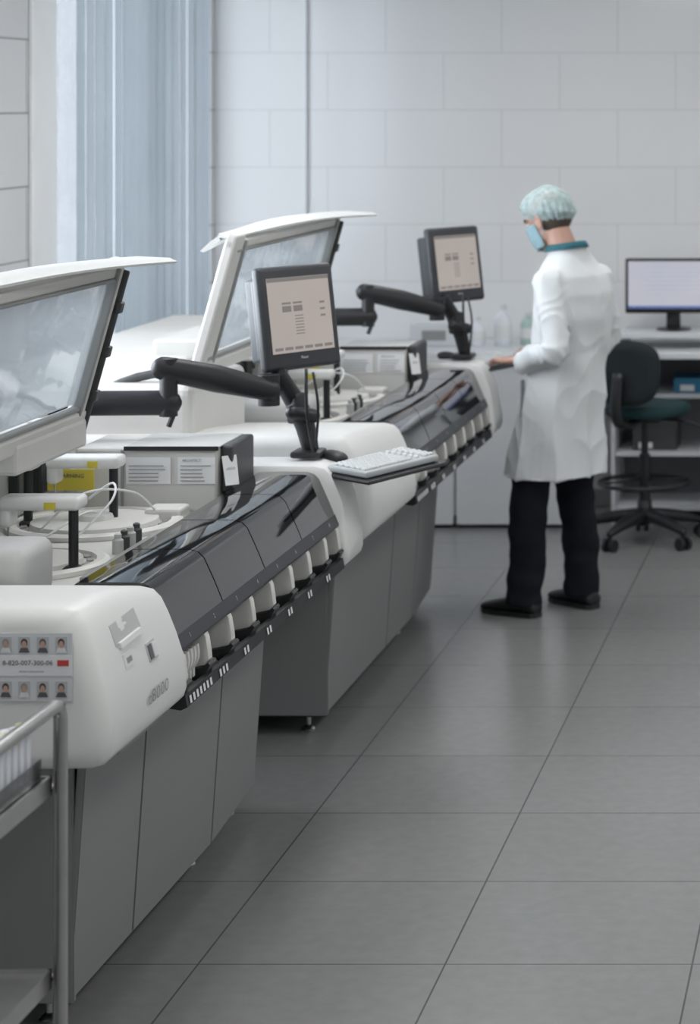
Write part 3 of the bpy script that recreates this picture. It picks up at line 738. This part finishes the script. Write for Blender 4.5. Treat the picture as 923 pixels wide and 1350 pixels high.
for x in (-1.30, -0.42, 0.48): B().bx(x, x+.02, 11.6, 12.03, 0, .834, 0.002).obj('shelf_side', M_cab, sh)
def boxobj(name, x0, x1, y0, y1, z0, z1, m, label, cat):
    e = empty(name, ((x0+x1)/2, (y0+y1)/2, z0), label=label, cat=cat)
    B().bx(x0, x1, y0, y1, z0, z1-0.012, 0.002).obj('box_body', m, e)
    B().bx(x0-.003, x1+.003, y0-.003, y1+.003, z1-0.03, z1, 0.003).obj('box_lid', m, e)
    B().bx(x0+.03, x0+.10, y0-.0045, y0-.0035, z0+.01, z0+.04).obj('box_label', M_paper, e)
boxobj('storage_box', -0.99, -0.72, 11.66, 11.9, .643, .715, M_blue, 'low blue cardboard box on an open shelf', 'box')
boxobj('storage_box', -0.68, -0.45, 11.66, 11.9, .643, .76, M_beige, 'beige cardboard box on an open shelf', 'box')
boxobj('storage_box', -1.20, -0.98, 11.68, 11.95, .353, .50, M_darkgray, 'dark gray storage box on an open shelf', 'box')
rs = B(); rs.bx(-1.26, -0.55, 11.55, 11.98, .925, .95, 0.004); rs.bx(-1.26, -1.24, 11.55, 11.98, .871, .926); rs.bx(-.57, -.55, 11.55, 11.98, .871, .926)
rs.obj('monitor_riser', M_cab, None, label='low white stand for a monitor on the worktop', cat='stand')
dm = empty('desktop_monitor', (-1.0, 11.72, .95), label='wide black desktop monitor with pale blue screen on the worktop', cat='computer monitor')
mc = Vector((-1.0, 11.70, 1.175))
B().box(mc, (0.475, 0.03, 0.275), 0.008, 3).obj('monitor_housing', M_black, dm, autos=40)
B().box(mc+Vector((0, -0.0155, 0.006)), (0.445, 0.002, 0.235)).obj('screen', M_screen3, dm)
g = B(); g.box(mc+Vector((0, -0.0172, -0.105)), (0.445, 0.001, 0.010)); g.obj('screen_taskbar', M_screen3b, dm)
for i in range(6):
    g = B(); g.box(mc+Vector((0.02, -0.0172, 0.08-i*0.022)), (0.34-0.03*(i % 3), 0.001, 0.003))
    g.obj('screen_text_line', mat('screen_line', (0.3, 0.3, 0.36), 0.5, emit=(0.35, 0.36, 0.45), es=0.8), dm)
g = B(); g.box((-1.0, 11.735, 1.02), (0.07, 0.03, 0.15), 0.006); g.lathe([(0.001, .951), (0.085, .951), (0.088, .958), (0.05, .964), (0.001, .966)], (-1.0, 11.74, 0), 32)
g.obj('monitor_stand', M_black, dm, autos=40)
def bottle(x, y, z, r, h, m, lab):
    e = empty('wash_bottle', (x, y, z), label=lab, cat='bottle')
    B().lathe([(r*.9, 0), (r, .01), (r, h*.62), (r*.8, h*.72), (r*.35, h*.80), (r*.35, h*.86)], (x, y, z), 20).obj('bottle_body', m, e, autos=50)
    B().lathe([(r*.42, h*.86), (r*.42, h*.96), (r*.2, h)], (x, y, z), 16).obj('bottle_cap', M_cab, e, autos=50)
    B().lathe([(r*1.01, h*.2), (r*1.01, h*.5)], (x, y, z), 20).obj('bottle_label', M_paper, e)
bottle(-1.86, 11.75, .87, .045, .21, M_tubes, 'translucent white plastic bottle on the worktop')
bottle(-1.74, 11.80, .87, .04, .17, mat('pale_green_bottle', (0.42, 0.55, 0.52), 0.35), 'pale green plastic bottle on the worktop')
bottle(-1.98, 11.72, .87, .035, .15, M_tubes, 'short white plastic bottle on the worktop')
e = empty('dispenser_box', (-2.2, 11.8, .87), label='white glove dispenser box on the worktop', cat='box')
B().bx(-2.32, -2.08, 11.7, 11.85, .871, .98, 0.006).obj('box_body', M_cab, e)
B().bx(-2.26, -2.14, 11.697, 11.70, .90, .95).obj('box_opening', M_gray2, e)

def sgn(v, p): return math.copysign(abs(v)**p, v)
# office chair
cc = Vector((-1.085, 11.12, 0))
ch = empty('office_chair', cc, label='black drafting chair with teal seat and foot ring, at the worktop', cat='chair')
g = B()
for i in range(5):
    a = 2*math.pi*i/5+0.45; d = Vector((math.cos(a), math.sin(a), 0))
    g.tube([cc+Vector((0, 0, .13)), cc+d*0.16+Vector((0, 0, .115)), cc+d*0.29+Vector((0, 0, .085))], [0.035, 0.028, 0.018], 10, 3, flat=1.0, round_=True)
g.tube([cc+Vector((0, 0, .09)), cc+Vector((0, 0, .20))], 0.035, 16)
g.obj('star_base', M_black, ch, smooth=True)
for i in range(5):
    a = 2*math.pi*i/5+0.45; d = Vector((math.cos(a), math.sin(a), 0)); p = cc+d*0.29; t = Vector((-d.y, d.x, 0))
    g = B()
    for s_ in (-1, 1): g.tube([p+t*(s_*0.012)+Vector((0, 0, .03)), p+t*(s_*0.03)+Vector((0, 0, .03))], 0.03, 16)
    g.tube([p+t*-.015+Vector((0, 0, .03)), p+t*.015+Vector((0, 0, .03))], 0.008, 8)
    g.tube([p+Vector((0, 0, .03)), p+Vector((0, 0, .085))], 0.010, 8)
    g.obj('caster', M_black, ch)
g = B(); g.tube([cc+Vector((0, 0, .15)), cc+Vector((0, 0, .42))], 0.026, 16); g.tube([cc+Vector((0, 0, .40)), cc+Vector((0, 0, .60))], 0.017, 16); g.box(cc+Vector((0, 0, .585)), (0.16, 0.12, 0.03), 0.01)
g.obj('gas_post', M_black, ch, autos=40)
g = B(); RR = 0.215
g.tube([cc+Vector((RR*math.cos(t), RR*math.sin(t), .285)) for t in [2*math.pi*i/36 for i in range(37)]], 0.011, 10, cap=False)
for i in range(4):
    a = math.pi/2*i+0.3; g.tube([cc+Vector((0.02*math.cos(a), 0.02*math.sin(a), .30)), cc+Vector((RR*math.cos(a), RR*math.sin(a), .285))], 0.008, 8)
g.obj('foot_ring', M_black, ch, smooth=True)
cf = Vector((0.42, 0.90, 0)).normalized(); cl = Vector((-cf.y, cf.x, 0)); cz = Vector((0, 0, 1))
g = B(); rg = []
for (z, s_) in ((.600, .80), (.604, .93), (.618, 1.0), (.640, 1.0), (.656, .95), (.664, .80), (.667, .5)):
    rg.append([cc+cf*0.03+cf*(sgn(math.cos(t), .7)*0.20*s_)+cl*(sgn(math.sin(t), .7)*0.18*s_)+cz*z for t in [2*math.pi*i/40 for i in range(40)]])
g.loft(rg); g.obj('seat', M_tealseat, ch, smooth=True)
g = B(); bc = cc-cf*0.20+cz*.825; rg = []
for (o_, s_) in ((-.028, .70), (-.024, .9), (-.008, 1.0), (.012, 1.0), (.026, .93), (.032, .75)):
    rg.append([bc+cf*(o_+0.035*(math.cos(t)**2)*s_)+cl*(sgn(math.cos(t), .7)*0.175*s_*(1+0.08*math.sin(t)))+cz*(sgn(math.sin(t), .6)*0.155*s_) for t in [2*math.pi*i/40 for i in range(40)]])
g.loft(rg); g.obj('backrest', mat('black_seat_fabric', (0.010, 0.017, 0.020), 0.8), ch, smooth=True)
g = B(); g.tube([cc+cz*.59, cc-cf*0.20+cz*.58, cc-cf*0.265+cz*.64, cc-cf*0.245+cz*.83], 0.016, 10, 5, flat=1.8); g.obj('back_support', M_black, ch, smooth=True)
g = B(); g.tube([cc+cz*.585+cf*0.05, cc+Vector((.20, -.05, .58)), cc+Vector((.28, -.06, .555))], 0.006, 8, 4); g.obj('height_lever', M_black, ch, smooth=True)
bxn = Vector((-0.68, 11.30, 0))
wb = empty('waste_bin', bxn, label='black plastic waste bin on the floor by the worktop', cat='bin')
B().lathe([(.001, .004), (.10, 0.004), (.105, .01), (.135, .27), (.142, .275), (.142, .285), (.130, .285), (.10, .02), (.001, .02)], bxn, 32).obj('bin_body', M_black, wb, autos=40)
B().lathe([(.139, .262), (.148, .270), (.148, .292), (.136, .292), (.132, .27)], bxn, 32).obj('bin_rim', M_darkgray, wb, autos=40)

# ------------------------------------------------------------------ person
O = Vector((-1.29, 9.60, 0)); F = Vector((-.88, .475, 0)).normalized(); Lf = Vector((-F.y, F.x, 0)); Z = Vector((0, 0, 1))
def P(a, b, z): return O+F*a+Lf*b+Z*z
pe = empty('person', O, label='person in white lab coat, surgical cap and mask typing at keyboard', cat='person')
def ring(a, z, A_, B_, n=32, p=0.85, lean=0.0):
    out = []
    for i in range(n):
        t = 2*math.pi*i/n
        c_, s_ = math.cos(t), math.sin(t)
        out.append(P(a+sgn(c_, p)*A_, sgn(s_, p)*B_, z+lean*c_))
    return out
hd = P(0.055, 0, 1.612); ht = math.radians(24)
hf = (F*math.cos(ht)-Z*math.sin(ht)).normalized(); hu = (Z*math.cos(ht)+F*math.sin(ht)).normalized(); hx = (hf, Lf, hu)
def H(a, b, c_): return hd+hf*a+Lf*b+hu*c_
body = B()
body.ell(H(-0.012, 0, 0.025), (0.095, 0.075, 0.088), hx)
body.ell(H(0.018, 0, -0.035), (0.072, 0.062, 0.078), hx)
body.ell(H(0.045, 0, -0.085), (0.035, 0.036, 0.028), hx)
body.tube([H(0.083, 0, 0.012), H(0.100, 0, -0.022), H(0.105, 0, -0.036), H(0.090, 0, -0.044)], [0.010, 0.012, 0.012, 0.009], 10, 3, round_=True)
body.ell(H(0.088, 0, 0.028), (0.012, 0.045, 0.010), hx)
body.tube([H(0.083, -0.02, -0.063), H(0.090, 0, -0.066), H(0.083, 0.02, -0.063)], 0.008, 8, 3, round_=True)
body.tube([H(0.082, -0.018, -0.074), H(0.088, 0, -0.076), H(0.082, 0.018, -0.074)], 0.008, 8, 3, round_=True)
for s_ in (-1, 1):
    body.ell(H(-0.005, s_*0.077, -0.012), (0.020, 0.008, 0.032), hx, 16, 10)
    body.tube([H(-0.018, s_*0.084, -0.03), H(-0.022, s_*0.086, 0.0), H(-0.008, s_*0.086, 0.018), H(0.006, s_*0.082, 0.008)], 0.005, 8, 4, round_=True)
body.tube([P(-0.05, 0, 1.40), P(-0.02, 0, 1.50), P(0.015, 0, 1.575)], [0.068, 0.058, 0.055], 20, 3)
body.loft([ring(-0.0, .86, .10, .15), ring(-0.02, .95, .105, .155), ring(-0.04, 1.08, .10, .145), ring(-0.06, 1.22, .11, .16), ring(-0.07, 1.33, .11, .170), ring(-0.065, 1.42, .08, .14), ring(-0.05, 1.47, .05, .08)])
LH, LK, LA = P(0, .09, .90), P(0.060, .120, .49), P(0.085, .128, .085)
RH, RK, RA = P(-0.01, -.09, .90), P(0.0, -.115, .49), P(-0.030, -.130, .085)
YAW = {0: 0.0, 1: 0.25}
for q, (h_, k_, a_) in enumerate(((LH, LK, LA), (RH, RK, RA))):
    body.tube([h_, (h_+k_)/2+F*0.005, k_, (k_+a_)/2-F*0.015, a_], [.080, .070, .052, .050, .034], 18, 4, round_=True)
    d = (F*math.cos(YAW[q])+(-Lf)*math.sin(YAW[q])).normalized()
    body.tube([a_-d*0.02-Z*0.03, a_+d*0.06-Z*0.048, a_+d*0.13-Z*0.055], [.026, .022, .016], 14, 3, round_=True)
LS, LE, LW = P(-.075, .172, 1.375), P(-.160, .245, 1.110), P(.045, .200, 1.040)
RS, RE, RW = P(-.07, -.172, 1.375), P(-.06, -.25, 1.11), P(.14, -.15, 1.045)
for (s_, e_, w_) in ((LS, LE, LW), (RS, RE, RW)):
    body.tube([s_, (s_+e_)/2, e_, (e_+w_)/2, w_], [.050, .044, .038, .036, .025], 14, 4, round_=True)
def hand(w_, dirv, side):
    d = dirv.normalized(); lat = Z.cross(d).normalized()*side
    palm = w_+d*0.05
    body.ell(palm, (0.052, 0.040, 0.016), (d, lat, Z), 18, 12)
    for i, (o_, ln) in enumerate(((0.029, .070), (0.010, .080), (-0.010, .074), (-0.029, .058))):
        b0 = palm+d*0.035+lat*o_
        body.tube([b0, b0+d*ln*.45+Z*0.006, b0+d*ln*.78-Z*0.004, b0+d*ln*.92-Z*0.016], [.0095, .009, .008, .007], 8, 3, round_=True)
    b0 = palm-d*0.015+lat*0.030
    body.tube([b0, b0+d*0.025+lat*0.026-Z*.004, b0+d*0.055+lat*0.034-Z*0.010], [.012, .0105, .008], 8, 3, round_=True)
hdL = (F*0.9-Lf*0.15-Z*0.06); hdR = (F*0.95+Lf*0.2-Z*0.06)
hand(LW+hdL.normalized()*0.012+Z*.012, hdL, -1); hand(RW+hdR.normalized()*0.012+Z*.012, hdR, 1)
body.remesh('body', M_skin, 0.0055, pe, smooth=3)
for s_ in (-1, 1):
    e_ = B(); e_.ell(H(0.078, s_*0.031, 0.008), (0.011, 0.012, 0.010), hx, 16, 10); e_.obj('eye', mat('eye_white', (0.6, 0.6, 0.6), 0.2), pe, smooth=True)
    e_ = B(); e_.ell(H(0.0865, s_*0.031, 0.006), (0.004, 0.006, 0.006), hx, 12, 8); e_.obj('iris', M_hair, pe, smooth=True)
    e_ = B(); e_.tube([H(0.088, s_*0.015, 0.031), H(0.090, s_*0.03, 0.036), H(0.078, s_*0.05, 0.030)], 0.004, 8, 3, round_=True); e_.obj('eyebrow', M_hair, pe, smooth=True)
hb = B(); hb.ell(H(-0.028, 0, 0.010), (0.088, 0.080, 0.086), hx); hb.remesh('hair', M_hair, 0.007, pe, smooth=2)
# bouffant cap, gathered pleats
cb_ = B(); bm = bmesh.new(); bmesh.ops.create_uvsphere(bm, u_segments=140, v_segments=60, radius=1)
for v in bm.verts:
    p = v.co.copy(); az = math.atan2(p.y, p.x)
    r1 = 1+0.05*noise.noise(p*2.3)+0.024*math.sin(az*24+3*noise.noise(p*2.5))*(1-abs(p.z)**3)+0.022*(1-2*abs(noise.noise(p*5)))
    zz = p.z
    if zz < -0.50: zz = -0.50-(-zz-0.50)*0.15
    gather = 1.0 if p.z > -0.15 else 1.0-0.14*min(1, (-p.z-0.15)/0.4)
    q = Vector((p.x*0.108*r1*gather, p.y*0.096*r1*gather, zz*0.098*r1))
    v.co = H(-0.020, 0, 0.040)+hf*q.x+Lf*q.y+hu*(q.z+(0.34*q.x if p.z < 0.2 else 0.34*q.x*(1-p.z)))
cb_.bm(bm); cb_.obj('surgical_cap', M_cap, pe, smooth=True)
# mask
mk = B(); rg = []
for i in range(9):
    t = i/8; c_ = -0.004-t*0.100
    ring_ = []
    bulge = 0.008*math.sin(math.pi*min(1, t*1.05))
    for j in range(15):
        u_ = (j/14-0.5)*2; a_ = u_*1.45
        fx = 0.106+bulge-0.018*t; wy = 0.069-0.012*t
        ring_.append(H((fx+0.003)*max(0, math.cos(a_))**0.8, wy*math.sin(a_)*1.02, c_))
    rg.append(ring_)
mk.loft(rg, cap=False, closed=False)
mo_ = mk.obj('surgical_mask', M_mask, pe, smooth=True)
sd = mo_.modifiers.new('t', 'SOLIDIFY'); sd.thickness = 0.002
for s_ in (-1, 1):
    st = B(); st.tube([H(0.02, s_*0.072, -0.005), H(-0.02, s_*0.082, 0.012)], 0.002, 6); st.obj('mask_strap', M_mask, pe)
    st = B(); st.tube([H(0.02, s_*0.066, -0.09), H(-0.02, s_*0.082, -0.035)], 0.002, 6); st.obj('mask_strap', M_mask, pe)
# trousers
tr = B()
tr.loft([ring(-0.0, .80, .095, .145), ring(-0.01, .95, .108, .160), ring(-0.03, 1.05, .10, .145)])
for (h_, k_, a_) in ((LH, LK, LA), (RH, RK, RA)):
    tr.tube([h_, (h_+k_)/2+F*0.005, k_, (k_+a_)/2-F*0.005, a_-Z*0.035], [.086, .086, .080, .075, .074], 20, 5)
def pf_(p, n_):
    s = noise.noise(Vector((p.x*6, p.y*6, p.z*16)))
    return 0.011*s*(1.5 if p.z < .25 else 1.0)
tr.remesh('trousers', M_pants, 0.008, pe, smooth=4, fn=pf_)
# shoes
for q, a_ in enumerate((LA, RA)):
    yaw = YAW[q]
    d = (F*math.cos(yaw)+(-Lf)*math.sin(yaw)).normalized(); l_ = Z.cross(d)
    base = Vector((a_.x, a_.y, 0)); rg = []
    for (x, w_, h_) in ((-.076, .020, .045), (-.070, .034, .068), (-.045, .041, .086), (-.01, .044, .094), (.04, .045, .084), (.09, .048, .066), (.14, .049, .054), (.175, .042, .046), (.198, .028, .038), (.207, .012, .028)):
        rr = []
        for t in [2*math.pi*i/20 for i in range(20)]:
            z_ = max(0.012, 0.012+(h_-0.012)*(0.5+0.5*math.sin(t)))
            rr.append(base+d*x+l_*(math.cos(t)*w_)+Z*z_)
        rg.append(rr)
    s_ = B(); s_.loft(rg); s_.obj('shoe', M_shoe, pe, smooth=True)
    so = B(); pts = [(-.078, .022), (-.062, .038), (-.01, .043), (.04, .043), (.09, .049), (.14, .050), (.18, .040), (.207, .016)]
    out = [base+d*x+l_*w_ for x, w_ in pts]+[base+d*x-l_*w_ for x, w_ in pts[::-1]]
    so.loft([out, [p+Z*0.020 for p in out]]); so.obj('shoe_sole', M_black, pe)
# coat
ct = B()
ct.loft([ring(0.010, .572, .182, .232), ring(0.008, .61, .176, .229), ring(-0.004, .77, .162, .216), ring(-0.032, .96, .142, .198), ring(-0.054, 1.08, .128, .182), ring(-0.074, 1.22, .134, .184),
         ring(-0.078, 1.32, .130, .184), ring(-0.072, 1.39, .112, .166), ring(-0.058, 1.435, .086, .132), ring(-0.046, 1.475, .068, .088), ring(-0.040, 1.505, .064, .070)])
for (s_, e_, w_) in ((LS, LE, LW), (RS, RE, RW)):
    ct.tube([s_-Z*.01, (s_+e_)/2, e_, (e_+w_)/2, w_-(w_-e_).normalized()*0.01], [.060, .058, .054, .049, .043], 20, 5, round_=False)
    ct.ell(s_-Z*0.008, (0.060, 0.060, 0.058)); ct.ell(e_, (0.053, 0.053, 0.053))
def seg_d(p, a, b):
    t = max(0, min(1, (p-a).dot(b-a)/(b-a).length_squared)); return (p-(a+(b-a)*t)).length, t
def ridge(v): return 1-2*abs(v)**0.7
def coatf(p, n_):
    r = p-O; a = r.dot(F); b = r.dot(Lf); az = math.atan2(b, a+.03)
    if abs(n_.z) > .9 and p.z < .62: return 0
    k = 0.0
    sk_ = max(0, min(1, (1.10-p.z)/.40))
    k += sk_*0.010*(ridge(math.sin(az*4.0+1.4*noise.noise(p*2.5)+1.0))-.1)
    k += 0.005*noise.noise(Vector((p.x*8, p.y*8, p.z*3.2)))
    k += 0.008*ridge(noise.noise(Vector((p.x*8+p.z*3, p.y*8-p.z*3, p.z*4.5))))
    for (s_, e_, w_) in ((LS, LE, LW), (RS, RE, RW)):
        d1, t1 = seg_d(p, s_, e_); d2, t2 = seg_d(p, e_, w_)
        m_ = max(0, 1-min(d1, d2)/.09)
        along = t1*0.28 if d1 < d2 else 0.28+t2*0.22
        wgt = math.exp(-((along-.28)/.09)**2)*0.9+0.35
        k += m_*wgt*0.015*ridge(math.sin(along*48+5*noise.noise(p*9)))
    k += 0.005*math.sin((p.z*1.3+az*0.16)*26+3*noise.noise(p*4))*max(0, 1-abs(p.z-1.12)/.25)
    return k
ct.remesh('lab_coat', M_coat, 0.0070, pe, smooth=3, fn=coatf)
cl_ = B(); rg = []
for (z, s_) in ((1.485, 1.08), (1.510, .99), (1.518, .97), (1.514, .92)):
    rg.append(ring(-0.036, z, .070*s_, .074*s_, lean=-0.012))
cl_.loft(rg, cap=False); o = cl_.obj('coat_neckband', M_coat, pe, smooth=True)
cl_ = B(); rg = []
for (z, s_) in ((1.512, .98), (1.519, 1.02), (1.509, 1.13), (1.496, 1.22), (1.493, 1.20)):
    rg.append(ring(-0.038, z, .070*s_, .078*s_, lean=-0.012))
cl_.loft(rg, cap=False); cl_.obj('shirt_collar', M_teal, pe, smooth=True)
pk = B(); pk.box(P(0.030, 0.206, .90), (0.008, 0.020, 0.15), 0.002, 1, (F, Lf, Z)); pk.obj('pocket_slit', mat('seam_shadow_gray', (0.22, 0.23, 0.24), 0.9), pe)

# ------------------------------------------------------------------ lights
def area(name, loc, rot, sx, sy, e, col):
    l = bpy.data.lights.new(name, 'AREA'); l.shape = 'RECTANGLE'; l.size = sx; l.size_y = sy; l.energy = e; l.color = col
    o = bpy.data.objects.new(name, l); o.location = loc; o.rotation_euler = rot; COL.objects.link(o); return o
area('daylight_window', (XL-0.5, 10.95, 1.95), (0, math.radians(-90), 0), 2.2, 2.7, 150, (0.94, 0.97, 1.0))
area('daylight_side_window', (XL-0.4, 7.1, 2.1), (0, math.radians(-90), 0), 2.0, 3.6, 300, (0.95, 0.975, 1.0))
wd_ = bpy.data.worlds.new('World'); S.world = wd_; wd_.use_nodes = True
bg = wd_.node_tree.nodes['Background']; bg.inputs[0].default_value = (0.94, 0.965, 0.98, 1); bg.inputs[1].default_value = 0.56

# ------------------------------------------------------------------ camera
cam = bpy.data.cameras.new('camera'); co = bpy.data.objects.new('camera', cam); COL.objects.link(co)
co.location = (0, 0, 2.11); co.rotation_euler = (math.radians(90), 0, 0)
cam.sensor_fit = 'VERTICAL'; cam.sensor_height = 36.0; cam.sensor_width = 24.6
cam.lens = 3074/1350*36.0
cam.shift_x = (461.5-1150)/1350.0
cam.shift_y = (131-675)/1350.0
cam.clip_start = 0.1
cam.dof.use_dof = True; cam.dof.focus_distance = 5.7; cam.dof.aperture_fstop = 4.5
S.camera = co
S.view_settings.view_transform = 'Standard'
for o in bpy.data.objects:
    if '_w' in o: del o['_w']
